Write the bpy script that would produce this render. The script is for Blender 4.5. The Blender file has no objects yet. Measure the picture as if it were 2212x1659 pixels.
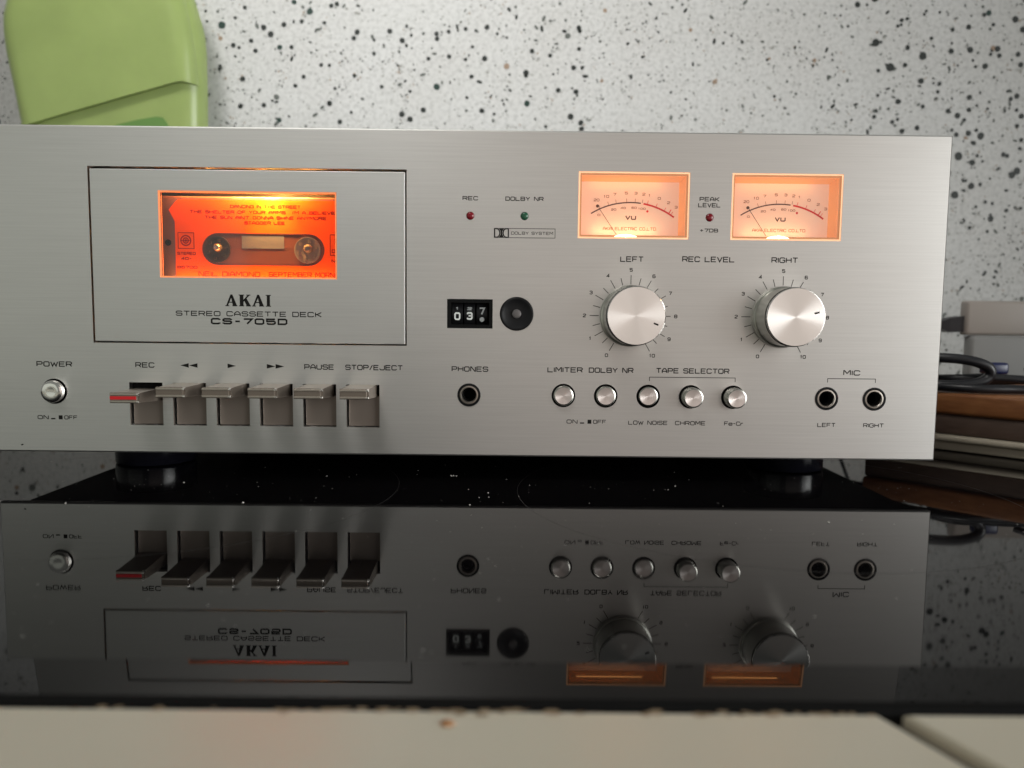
import bpy, bmesh, math, random
from mathutils import Vector, Matrix
random.seed(7)
MM = 0.001
S = bpy.context.scene
# ------------------------------------------------------------------ camera
cam_d = bpy.data.cameras.new('camera'); cam = bpy.data.objects.new('camera', cam_d)
S.collection.objects.link(cam); S.camera = cam
yaw, pitch, roll = 0.004464, 0.087039, 0.010947
fw = Vector((math.sin(yaw)*math.cos(pitch), math.cos(yaw)*math.cos(pitch), -math.sin(pitch)))
rt = Vector((math.cos(yaw), -math.sin(yaw), 0)); up = rt.cross(fw)
r2 = rt*math.cos(roll)+up*math.sin(roll); u2 = -rt*math.sin(roll)+up*math.cos(roll)
M = Matrix((r2, u2, -fw)).transposed().to_4x4()
M.translation = Vector((17.58, -359.46, 77.94))*MM
cam.matrix_world = M
cam_d.sensor_width = 36; cam_d.lens = 36*1660/2212
cam_d.clip_start = 0.005; cam_d.clip_end = 50
cam_d.dof.use_dof = True; cam_d.dof.focus_distance = 0.362; cam_d.dof.aperture_fstop = 9.5
S.render.resolution_x = 1024; S.render.resolution_y = 768
S.cycles.use_denoising = True
S.cycles.max_bounces = 8
S.cycles.sample_clamp_indirect = 4
S.view_settings.view_transform = 'Standard'; S.view_settings.look = 'None'
S.view_settings.exposure = 0.34; S.view_settings.gamma = 1
# ------------------------------------------------------------------ light
W = bpy.data.worlds.new('World'); S.world = W; W.use_nodes = True
bg = W.node_tree.nodes['Background']; bg.inputs[0].default_value = (0.97, 1.0, 0.93, 1); bg.inputs[1].default_value = 0.16

def area(name, loc, target, sx, sy, power, col, spread=180):
    l = bpy.data.lights.new(name, 'AREA'); l.shape = 'RECTANGLE'; l.size = sx; l.size_y = sy
    l.energy = power; l.color = col; l.spread = math.radians(spread)
    o = bpy.data.objects.new(name, l); S.collection.objects.link(o); o.location = loc
    o.rotation_euler = (Vector(target)-Vector(loc)).to_track_quat('-Z', 'Y').to_euler()
    return o
area('window_light', (1.10, -0.76, 0.22), (-0.42, 0.16, 0.14), 0.85, 0.9, 2.35, (0.98, 1.0, 0.985), 50)
area('wall_fill_light', (-0.35, -0.42, 1.20), (-0.02, 0.33, 0.30), 0.6, 0.4, 1.2, (1.0, 0.98, 0.94), 44)  # added light that brightens the middle of the wall
area('left_fill_light', (-1.05, -1.10, 0.03), (0, 0, 0.08), 1.2, 0.9, 0.95, (0.94, 1.0, 0.87))  # added greenish fill for the left of the metal panel
area('warm_fill_light', (0.42, -1.30, 0.0), (0.05, 0, 0.08), 1.05, 0.95, 1.55, (1.0, 0.84, 0.76))  # added warm fill, gives the panel's middle its pinkish reflection

# ------------------------------------------------------------------ materials
def mat(name, col, rough=0.5, metal=0.0, spec=0.5, ior=1.5, em=None, ems=0, aniso=0, coat=0):
    m = bpy.data.materials.new(name); m.use_nodes = True
    b = m.node_tree.nodes['Principled BSDF']
    b.inputs['Base Color'].default_value = (*col, 1); b.inputs['Roughness'].default_value = rough
    b.inputs['Metallic'].default_value = metal; b.inputs['IOR'].default_value = ior
    b.inputs['Specular IOR Level'].default_value = spec
    if em: b.inputs['Emission Color'].default_value = (*em, 1); b.inputs['Emission Strength'].default_value = ems
    if aniso: b.inputs['Anisotropic'].default_value = aniso
    if coat: b.inputs['Coat Weight'].default_value = coat; b.inputs['Coat Roughness'].default_value = 0.08
    return m
def N(m, t): return m.node_tree.nodes.new(t)
def L(m, a, b): m.node_tree.links.new(a, b)
def P(m): return m.node_tree.nodes['Principled BSDF']
def noise(m, scale, vec_scale=None, detail=3, coord='Object', rough=0.5):
    tc = N(m, 'ShaderNodeTexCoord'); n = N(m, 'ShaderNodeTexNoise')
    n.inputs['Scale'].default_value = scale; n.inputs['Detail'].default_value = detail
    n.inputs['Roughness'].default_value = rough
    mp = N(m, 'ShaderNodeMapping'); L(m, tc.outputs[coord], mp.inputs[0]); L(m, mp.outputs[0], n.inputs['Vector'])
    if vec_scale: mp.inputs['Scale'].default_value = vec_scale
    return n
def ramp(m, fac, stops):
    r = N(m, 'ShaderNodeValToRGB'); L(m, fac, r.inputs[0])
    while len(r.color_ramp.elements) < len(stops): r.color_ramp.elements.new(0.5)
    for e, (p, c) in zip(r.color_ramp.elements, stops):
        e.position = p; e.color = (*c, 1) if len(c) == 3 else c
    return r
def bump(m, h, strength, dist=0.0002):
    b = N(m, 'ShaderNodeBump'); b.inputs['Strength'].default_value = strength; b.inputs['Distance'].default_value = dist
    L(m, h, b.inputs['Height']); L(m, b.outputs[0], P(m).inputs['Normal']); return b

def brushed(name, c0, c1, rough=0.34, aniso=0.6, direction=(0, 0, 1), stretch=(24, 24, 1300)):
    m = mat(name, c0, rough, 1.0, aniso=aniso)
    n = noise(m, 1.0, stretch, 4)
    r = ramp(m, n.outputs[0], [(0.25, c0), (0.75, c1)]); L(m, r.outputs[0], P(m).inputs['Base Color'])
    n2 = noise(m, 11.0, (1, 1, 2.2), 4)
    rr = N(m, 'ShaderNodeMapRange'); rr.inputs[3].default_value = rough-0.04; rr.inputs[4].default_value = rough+0.04
    L(m, n2.outputs[0], rr.inputs[0]); L(m, rr.outputs[0], P(m).inputs['Roughness'])
    bump(m, n.outputs[0], 0.035, 0.00005)
    c = N(m, 'ShaderNodeCombineXYZ')
    for i in range(3): c.inputs[i].default_value = direction[i]
    L(m, c.outputs[0], P(m).inputs['Tangent'])
    return m
M_panel = brushed('brushed_aluminium', (0.76, 0.745, 0.725), (0.82, 0.805, 0.785), 0.42, 0.7)
M_door = brushed('brushed_door_aluminium', (0.76, 0.75, 0.73), (0.82, 0.81, 0.79), 0.42, 0.7)
def spun(name, col, rough=0.24, aniso=0.85):
    m = mat(name, col, rough, 1.0, aniso=aniso)
    t = N(m, 'ShaderNodeTangent'); t.direction_type = 'RADIAL'; t.axis = 'Y'; L(m, t.outputs[0], P(m).inputs['Tangent']); P(m).inputs['Anisotropic Rotation'].default_value = 0.25
    return m
M_spun = spun('spun_aluminium', (0.83, 0.81, 0.79), 0.19, 0.97)
M_spunb = spun('spun_button_face', (0.78, 0.72, 0.70), 0.3, 0.75)
M_side = mat('knob_side_metal', (0.50, 0.49, 0.45), 0.28, 1.0)
M_chrome = mat('bright_edge_metal', (0.85, 0.83, 0.80), 0.14, 1.0)
M_groove = mat('dark_knob_groove', (0.06, 0.055, 0.05), 0.4, 0.6)
M_key = mat('satin_key_metal', (0.56, 0.50, 0.44), 0.36, 1.0)
M_keyside = mat('brown_key_side', (0.20, 0.165, 0.135), 0.38, 0.55)
M_keyplate = mat('brown_slot_plate', (0.235, 0.195, 0.168), 0.45, 0.7)
n = noise(M_keyplate, 1, (40, 40, 9), 2); bump(M_keyplate, n.outputs[0], 0.15)
M_ink = mat('black_ink', (0.010, 0.009, 0.008), 0.7, spec=0.15)
M_inkfaint = mat('fine_grey_ink', (0.06, 0.052, 0.045), 0.6)
M_black = mat('black_plastic', (0.007, 0.007, 0.008), 0.42, spec=0.22)
M_matte = mat('matte_black', (0.006, 0.006, 0.006), 0.9, spec=0.1)
M_chassis = mat('black_painted_steel', (0.010, 0.009, 0.010), 0.5)
M_foot = mat('glossy_black_foot', (0.005, 0.005, 0.008), 0.16, spec=0.3)
M_white = mat('white_digit_print', (0.62, 0.64, 0.62), 0.5)
M_whitedim = mat('grey_digit_print', (0.24, 0.25, 0.25), 0.6)  # greyer print for the last wheel and the half-turned digits
M_greydot = mat('grey_stud', (0.14, 0.13, 0.13), 0.4, 0.5)
M_redled = mat('dark_red_lens', (0.16, 0.004, 0.010), 0.15)
M_grnled = mat('green_lens', (0.015, 0.075, 0.038), 0.15)
M_redstripe = mat('red_stripe', (0.55, 0.010, 0.015), 0.3)
M_sleeve = mat('jack_sleeve_metal', (0.42, 0.38, 0.34), 0.3, 1.0)

M_glass = mat('black_ceramic_glass', (0.004, 0.0035, 0.004), 0.025, ior=1.29)
n = noise(M_glass, 26, None, 4)
r = ramp(M_glass, n.outputs[0], [(0.35, (0.016,)*3), (0.7, (0.05,)*3)]); L(M_glass, r.outputs[0], P(M_glass).inputs['Roughness'])
M_ring = mat('printed_zone_ring', (0.028, 0.026, 0.026), 0.3)
M_sealshade = mat('black_seal_gap_shade', (0.004, 0.004, 0.004), 0.8, spec=0.15)
M_dust = mat('pale_dust', (0.50, 0.48, 0.45), 0.9)

M_tile = mat('cream_glazed_tile', (0.50, 0.46, 0.37), 0.28)
n = noise(M_tile, 9, None, 3); r = ramp(M_tile, n.outputs[0], [(0.3, (0.80, 0.71, 0.57)), (0.7, (0.83, 0.77, 0.62))])
L(M_tile, r.outputs[0], P(M_tile).inputs['Base Color'])
M_grout = mat('dark_grout', (0.055, 0.05, 0.042), 0.9)
M_stain = mat('brown_grime', (0.40, 0.29, 0.18), 0.8)
M_rust = mat('orange_crumb', (0.50, 0.24, 0.10), 0.8)

M_wall = mat('pale_speckled_laminate', (0.58, 0.58, 0.555), 0.42)
n = noise(M_wall, 260, None, 5, rough=0.7); n2 = noise(M_wall, 14, None, 3)
r = ramp(M_wall, n.outputs[0], [(0.30, (0.38, 0.385, 0.38)), (0.52, (0.53, 0.535, 0.53)), (0.8, (0.58, 0.585, 0.575))])
r2_ = ramp(M_wall, n2.outputs[0], [(0.3, (0.94, 0.93, 0.92)), (0.7, (1.0, 1.0, 1.0))])
mx = N(M_wall, 'ShaderNodeMix'); mx.data_type = 'RGBA'; mx.blend_type = 'MULTIPLY'; mx.inputs[0].default_value = 1
L(M_wall, r.outputs[0], mx.inputs[6]); L(M_wall, r2_.outputs[0], mx.inputs[7]); L(M_wall, mx.outputs[2], P(M_wall).inputs['Base Color'])
M_sp = [mat('black_fleck', (0.012, 0.016, 0.014), 0.45), mat('grey_fleck', (0.10, 0.11, 0.10), 0.5),
        mat('pale_grey_fleck', (0.30, 0.30, 0.28), 0.5), mat('brown_fleck', (0.28, 0.20, 0.14), 0.5), mat('green_black_fleck', (0.012, 0.035, 0.028), 0.4)]

M_green = mat('lime_plastic', (0.36, 0.45, 0.17), 0.30)
P(M_green).inputs['Subsurface Weight'].default_value = 0.15; P(M_green).inputs['Subsurface Radius'].default_value = (0.004, 0.006, 0.002)
M_green2 = mat('darker_green_plastic', (0.11, 0.22, 0.055), 0.4)
n = noise(M_green, 30, None, 3); r = ramp(M_green, n.outputs[0], [(0.3, (0.245, 0.315, 0.105)), (0.7, (0.28, 0.355, 0.12))]); L(M_green, r.outputs[0], P(M_green).inputs['Base Color'])

def wood(name, a, b, sc):
    m = mat(name, a, 0.42); n = noise(m, 1, sc, 5); r = ramp(m, n.outputs[0], [(0.3, a), (0.7, b)])
    L(m, r.outputs[0], P(m).inputs['Base Color']); bump(m, n.outputs[0], 0.2); return m
M_wood = wood('orange_brown_wood', (0.21, 0.075, 0.025), (0.34, 0.14, 0.05), (12, 90, 300))
M_wood2 = wood('dark_wood', (0.085, 0.055, 0.042), (0.13, 0.085, 0.065), (12, 90, 300))
M_tray = mat('cream_tray', (0.50, 0.44, 0.35), 0.4)
M_adapter = mat('white_adapter_plastic', (0.28, 0.25, 0.225), 0.45)
M_box = mat('pale_grey_box_plastic', (0.20, 0.20, 0.195), 0.5)
M_cable = mat('black_cable', (0.009, 0.009, 0.012), 0.4)
M_blue = mat('blue_connector', (0.006, 0.010, 0.055), 0.35)

# lit parts
M_vuface = mat('lit_meter_card', (0.82, 0.66, 0.56), 0.6, em=(1.0, 0.58, 0.42), ems=0.25)
M_vuframe = mat('orange_translucent_frame', (0.85, 0.42, 0.16), 0.25, em=(1.0, 0.48, 0.22), ems=0.18)
M_vuedge = mat('lit_frame_edge', (0.9, 0.5, 0.3), 0.3, em=(1.0, 0.50, 0.24), ems=0.36)
M_vuink = mat('meter_brown_ink', (0.09, 0.028, 0.010), 0.6)
M_vuink2 = mat('meter_faint_ink', (0.42, 0.20, 0.11), 0.6)
M_vured = mat('meter_red_ink', (0.80, 0.010, 0.012), 0.6)
M_bulb = mat('lit_bulb', (1, 1, 1), 0.5, em=(1.0, 0.74, 0.44), ems=3.5)
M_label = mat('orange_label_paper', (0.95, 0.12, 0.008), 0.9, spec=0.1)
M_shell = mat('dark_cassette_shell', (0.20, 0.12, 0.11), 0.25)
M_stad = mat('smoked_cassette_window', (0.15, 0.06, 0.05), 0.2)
M_cwin = mat('clear_cassette_window', (0.17, 0.18, 0.23), 0.12)
M_hub = mat('cassette_hub', (0.20, 0.18, 0.18), 0.3)
M_hubdark = mat('dark_cassette_hub', (0.045, 0.035, 0.035), 0.3)
M_spindle = mat('drive_spindle', (0.55, 0.40, 0.32), 0.25, 0.8)
M_redink = mat('dark_red_label_ink', (0.24, 0.008, 0.003), 0.8, spec=0.1)
M_winedge = mat('window_edge_glow', (0.85, 0.30, 0.12), 0.3, em=(1.0, 0.22, 0.07), ems=0.3)  # bulb glow on the rim put in as its own emission
def clear(name, col=(1, 1, 1)):
    m = bpy.data.materials.new(name); m.use_nodes = True; nt = m.node_tree
    nt.nodes.remove(nt.nodes['Principled BSDF'])
    t = nt.nodes.new('ShaderNodeBsdfTransparent'); t.inputs[0].default_value = (*col, 1)
    g = nt.nodes.new('ShaderNodeBsdfGlossy'); g.inputs['Roughness'].default_value = 0.06
    f = nt.nodes.new('ShaderNodeFresnel'); f.inputs[0].default_value = 1.45
    x = nt.nodes.new('ShaderNodeMixShader'); nt.links.new(f.outputs[0], x.inputs[0])
    nt.links.new(t.outputs[0], x.inputs[1]); nt.links.new(g.outputs[0], x.inputs[2])
    nt.links.new(x.outputs[0], nt.nodes['Material Output'].inputs[0]); return m
M_pane = clear('clear_pane')

# ------------------------------------------------------------------ helpers (millimetres in, metres out)
def link(o, parent=None):
    S.collection.objects.link(o)
    if parent: o.parent = parent
    return o
def wloc(o):
    v = Vector(o.location)
    while o.parent: o = o.parent; v += Vector(o.location)
    return v
def obj(name, bm, m, parent=None, origin=None, smooth=False, **props):
    """bm in world millimetres; origin (mm) becomes the object's origin"""
    me = bpy.data.meshes.new(name)
    o = bpy.data.objects.new(name, me)
    org = Vector(origin)*MM if origin is not None else (wloc(parent) if parent else Vector((0, 0, 0)))
    bmesh.ops.scale(bm, vec=(MM,)*3, verts=bm.verts)
    bmesh.ops.translate(bm, vec=-org, verts=bm.verts)
    bm.normal_update()
    if smooth:
        for f in bm.faces: f.smooth = True
        for e in bm.edges:
            if len(e.link_faces) == 2 and e.calc_face_angle(0) > math.radians(38): e.smooth = False
    bm.to_mesh(me); bm.free()
    for mm_ in (m if isinstance(m, (list, tuple)) else [m]): me.materials.append(mm_)
    link(o, parent)
    o.location = org-(wloc(parent) if parent else Vector((0, 0, 0)))
    for k, v in props.items(): o[k] = v
    return o
def thing(name, loc, label, cat, group=None):
    o = bpy.data.objects.new(name, None); o.location = Vector(loc)*MM; o.empty_display_size = 0.02
    link(o); o['label'] = label; o['category'] = cat
    if group: o['group'] = group
    return o
def bx(bm, x0, x1, y0, y1, z0, z1, bevel=0, seg=2):
    r = bmesh.ops.create_cube(bm, size=1)
    bmesh.ops.scale(bm, vec=(x1-x0, y1-y0, z1-z0), verts=r['verts'])
    bmesh.ops.translate(bm, vec=((x0+x1)/2, (y0+y1)/2, (z0+z1)/2), verts=r['verts'])
    if bevel:
        es = list({e for v in r['verts'] for e in v.link_edges})
        bmesh.ops.bevel(bm, geom=es, offset=bevel, segments=seg, affect='EDGES', profile=0.5)
    return bm
def box(*a, **k): return bx(bmesh.new(), *a, **k)
def lathe(bm, cx, cz, prof, seg=48, cap=True):
    """prof: (radius, y); turned about the Y axis; r=0 closes"""
    rings = []
    for r, y in prof:
        if r <= 1e-6: rings.append([bm.verts.new((cx, y, cz))])
        else: rings.append([bm.verts.new((cx+r*math.cos(2*math.pi*i/seg), y, cz+r*math.sin(2*math.pi*i/seg))) for i in range(seg)])
    for a, b in zip(rings, rings[1:]):
        for i in range(seg):
            j = (i+1) % seg
            if len(a) == 1 and len(b) == 1: continue
            if len(a) == 1: bm.faces.new((a[0], b[j], b[i]))
            elif len(b) == 1: bm.faces.new((a[i], a[j], b[0]))
            else: bm.faces.new((a[i], a[j], b[j], b[i]))
    bmesh.ops.recalc_face_normals(bm, faces=bm.faces)
    return bm
def vlathe(bm, cx, cy, prof, seg=32):
    b2 = bmesh.new(); lathe(b2, 0, 0, prof, seg)
    for v in b2.verts: v.co = Vector((cx+v.co.x, cy+v.co.z, v.co.y))
    bmesh.ops.recalc_face_normals(b2, faces=b2.faces)
    me = bpy.data.meshes.new('tmp'); b2.to_mesh(me); b2.free(); bm.from_mesh(me); bpy.data.meshes.remove(me)
    return bm
def circ(cx, cz, r, n=32): return [(cx+r*math.cos(2*math.pi*i/n), cz+r*math.sin(2*math.pi*i/n)) for i in range(n)]
def rect(x0, x1, z0, z1): return [(x0, z0), (x1, z0), (x1, z1), (x0, z1)]
def plate(outer, holes, y0, y1, ch=0.0):
    """plate facing -Y, front at y0, back at y1, with holes; chamfered outer rim (rectangles only)"""
    bm = bmesh.new()
    def loop(pts, y): 
        vs = [bm.verts.new((x, y, z)) for x, z in pts]
        es = [bm.edges.new((vs[i], vs[(i+1) % len(vs)])) for i in range(len(vs))]
        return vs, es
    def inset(pts, d):
        cx = sum(p[0] for p in pts)/len(pts); cz = sum(p[1] for p in pts)/len(pts)
        return [(x-math.copysign(d, x-cx), z-math.copysign(d, z-cz)) for x, z in pts]
    fo, fe = loop(inset(outer, ch) if ch else outer, y0)
    fh = [loop(h, y0) for h in holes]
    bmesh.ops.triangle_fill(bm, edges=fe+[e for _, es in fh for e in es], use_beauty=True, use_dissolve=False)
    mo = loop(outer, y0+ch)[0] if ch else fo
    bo, be = loop(outer, y1); bh = [loop(h, y1) for h in holes]
    bmesh.ops.triangle_fill(bm, edges=be+[e for _, es in bh for e in es], use_beauty=True, use_dissolve=False)
    def strip(a, b):
        n = len(a)
        for i in range(n): bm.faces.new((a[i], a[(i+1) % n], b[(i+1) % n], b[i]))
    if ch: strip(fo, mo)
    strip(mo, bo)
    for (a, _), (b, _) in zip(fh, bh): strip(a, b)
    bmesh.ops.recalc_face_normals(bm, faces=bm.faces)
    return bm
def ribbon(bm, pts, w, y, closed=False):
    """flat stroke of width w through 2-D points in the plane y"""
    n = len(pts)
    P2 = [Vector(p) for p in pts]
    left, right = [], []
    for i in range(n):
        if closed or 0 < i < n-1:
            a = (P2[i]-P2[i-1]); b = (P2[(i+1) % n]-P2[i])
            a = a.normalized() if a.length else b.normalized(); b = b.normalized() if b.length else a
            t = a+b
            t = t.normalized() if t.length > 1e-6 else a
            nn = Vector((-t.y, t.x)); c = max(0.35, nn.dot(Vector((-a.y, a.x)))); off = nn*(w/2/c)
        else:
            t = (P2[1]-P2[0]) if i == 0 else (P2[-1]-P2[-2]); t.normalize(); off = Vector((-t.y, t.x))*w/2
        left.append(bm.verts.new((P2[i].x+off.x, y, P2[i].y+off.y))); right.append(bm.verts.new((P2[i].x-off.x, y, P2[i].y-off.y)))
    for i in range(n if closed else n-1):
        j = (i+1) % n
        bm.faces.new((left[i], left[j], right[j], right[i]))
def poly(bm, pts, y): bm.faces.new([bm.verts.new((x, y, z)) for x, z in pts])
def tube(bm, pts, r, seg=10, closed=False):
    pts = [Vector(p) for p in pts]; n = len(pts); rings = []
    for i, p in enumerate(pts):
        if closed: t = pts[(i+1) % n]-pts[i-1]
        else: t = pts[min(i+1, n-1)]-pts[max(i-1, 0)]
        t.normalize(); a = t.cross(Vector((0, 0, 1)))
        if a.length < 1e-3: a = Vector((1, 0, 0))
        a.normalize(); b = t.cross(a)
        rings.append([bm.verts.new(p+(a*math.cos(2*math.pi*k/seg)+b*math.sin(2*math.pi*k/seg))*r) for k in range(seg)])
    for i in range(n if closed else n-1):
        A, B = rings[i], rings[(i+1) % n]
        for k in range(seg): bm.faces.new((A[k], A[(k+1) % seg], B[(k+1) % seg], B[k]))
    if not closed: bm.faces.new(rings[0]); bm.faces.new(rings[-1])
    bmesh.ops.recalc_face_normals(bm, faces=bm.faces)
    return bm
def spline(pts, k=8):
    pts = [Vector(p) for p in pts]; out = []
    for i in range(len(pts)-1):
        p0 = pts[max(i-1, 0)]; p1 = pts[i]; p2 = pts[i+1]; p3 = pts[min(i+2, len(pts)-1)]
        for j in range(k):
            t = j/k
            out.append(0.5*((2*p1)+(p2-p0)*t+(2*p0-5*p1+4*p2-p3)*t*t+(3*p1-p0-3*p2+p3)*t**3))
    out.append(pts[-1]); return out

# wide squared lettering, one stroke list per glyph on a unit square
c = 0.17
RO = [(c, 0), (1-c, 0), (1, c), (1, 1-c), (1-c, 1), (c, 1), (0, 1-c), (0, c), (c, 0)]
G = {
 'A': [[(0, 0), (0, .55), (.35, 1), (.65, 1), (1, .55), (1, 0)], [(0, .36), (1, .36)]],
 'B': [[(0, 0), (0, 1), (.85, 1), (.95, .9), (.95, .6), (.85, .52), (0, .52)], [(.85, .52), (1, .42), (1, .1), (.9, 0), (0, 0)]],
 'C': [[(1, .22), (1, c), (1-c, 0), (c, 0), (0, c), (0, 1-c), (c, 1), (1-c, 1), (1, 1-c), (1, .78)]],
 'D': [[(0, 0), (0, 1), (1-c, 1), (1, 1-c), (1, c), (1-c, 0), (0, 0)]],
 'E': [[(1, 0), (0, 0), (0, 1), (1, 1)], [(0, .52), (.9, .52)]],
 'F': [[(0, 0), (0, 1), (1, 1)], [(0, .5), (.85, .5)]],
 'G': [[(.55, .5), (1, .5), (1, c), (1-c, 0), (c, 0), (0, c), (0, 1-c), (c, 1), (1-c, 1), (1, 1-c), (1, .8)]],
 'H': [[(0, 0), (0, 1)], [(1, 0), (1, 1)], [(0, .52), (1, .52)]],
 'I': [[(0, 0), (0, 1)]],
 'J': [[(0, .3), (0, c), (c, 0), (1-c, 0), (1, c), (1, 1)]],
 'K': [[(0, 0), (0, 1)], [(1, 1), (.25, .52), (0, .52)], [(.25, .52), (1, 0)]],
 'L': [[(0, 1), (0, 0), (1, 0)]],
 'M': [[(0, 0), (0, 1), (.12, 1), (.5, .35), (.88, 1), (1, 1), (1, 0)]],
 'N': [[(0, 0), (0, 1), (.12, 1), (.88, 0), (1, 0), (1, 1)]],
 'O': [RO], '0': [RO],
 'P': [[(0, 0), (0, 1), (1-c, 1), (1, 1-c), (1, .6), (1-c, .45), (0, .45)]],
 'R': [[(0, 0), (0, 1), (1-c, 1), (1, 1-c), (1, .62), (1-c, .47), (0, .47)], [(.6, .47), (1, .0)]],
 'S': [[(0, .22), (0, c), (c, 0), (1-c, 0), (1, c), (1, .40), (1-c, .52), (c, .52), (0, .64), (0, 1-c), (c, 1), (1-c, 1), (1, 1-c), (1, .78)]],
 'T': [[(0, 1), (1, 1)], [(.5, 1), (.5, 0)]],
 'U': [[(0, 1), (0, c), (c, 0), (1-c, 0), (1, c), (1, 1)]],
 'V': [[(0, 1), (.5, 0), (1, 1)]],
 'W': [[(0, 1), (.25, 0), (.5, .75), (.75, 0), (1, 1)]],
 'X': [[(0, 0), (1, 1)], [(0, 1), (1, 0)]],
 'Y': [[(0, 1), (.5, .48), (1, 1)], [(.5, .48), (.5, 0)]],
 '1': [[(.2, .8), (.5, 1), (.5, 0)]],
 '2': [[(0, .78), (0, 1-c), (c, 1), (1-c, 1), (1, 1-c), (1, .62), (0, .15), (0, 0), (1, 0)]],
 '3': [[(0, .8), (c, 1), (1-c, 1), (1, 1-c), (1, .6), (.85, .52), (.3, .52)], [(.85, .52), (1, .42), (1, c), (1-c, 0), (c, 0), (0, .2)]],
 '4': [[(.75, 0), (.75, 1), (0, .3), (1, .3)]],
 '5': [[(1, 1), (0, 1), (0, .55), (1-c, .6), (1, .42), (1, c), (1-c, 0), (c, 0), (0, c)]],
 '6': [[(1, .85), (1-c, 1), (c, 1), (0, 1-c), (0, c), (c, 0), (1-c, 0), (1, c), (1, .42), (1-c, .56), (0, .56)]],
 '7': [[(0, 1), (1, 1), (.4, 0)]],
 '8': [RO, [(0, .52), (1, .52)]],
 '9': [[(0, .15), (c, 0), (1-c, 0), (1, c), (1, 1-c), (1-c, 1), (c, 1), (0, 1-c), (0, .6), (c, .46), (1, .46)]],
 '-': [[(.1, .5), (.9, .5)]], '+': [[(.1, .5), (.9, .5)], [(.5, .1), (.5, .9)]],
 '/': [[(0, -.05), (1, 1.05)]], '.': [[(0, 0), (0, .12)]], ',': [[(0, .12), (-.1, -.15)]], ':': [[(0, .15), (0, .3)], [(0, .7), (0, .85)]],
 "'": [[(0, .75), (0, 1)]], '%': [[(0, 0), (1, 1)], [(.1, .75), (.1, .95)], [(.9, .05), (.9, .25)]],
 'd': [[(1, 1), (1, 0), (c, 0), (0, c), (0, .5), (c, .65), (1, .65)]],
 'e': [[(0, .34), (1, .34), (1, .5), (1-c, .65), (c, .65), (0, .5), (0, c), (c, 0), (1, 0)]],
 'r': [[(0, 0), (0, .65)], [(0, .45), (.3, .65), (.9, .65)]],
}
WID = {'I': 0.0, '.': 0, ',': 0, ':': 0, "'": 0, '-': .7, '1': .8, 'M': 1.15, 'W': 1.3, '/': .6, ' ': .55, 'r': .7}
def text(bm, s, cx, cz, width, h, stroke, y, gap=0.32):
    wid = [WID.get(ch, 1.0) for ch in s]
    tot = sum(wid)+gap*(len(s)-1); k = (width-stroke)/tot; x = cx-width/2+stroke/2; hh = h-stroke
    for ch, w_ in zip(s, wid):
        for st in G.get(ch, []):
            closed = st[0] == st[-1] and len(st) > 3
            pts = [(x+px*max(w_, 0.001)*k if w_ else x, cz-hh/2+pz*hh) for px, pz in st]
            ribbon(bm, pts[:-1] if closed else pts, stroke, y, closed)
        x += (w_+gap)*k
def lettering(parent, s, cx, cz, width, h, stroke=0.42, y=-0.05, m=None, gap=0.32, name='lettering', **kw):
    bm = bmesh.new(); text(bm, s, cx, cz, width, h, stroke, y, gap)
    return obj(name, bm, m or M_ink, parent, **kw)

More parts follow.
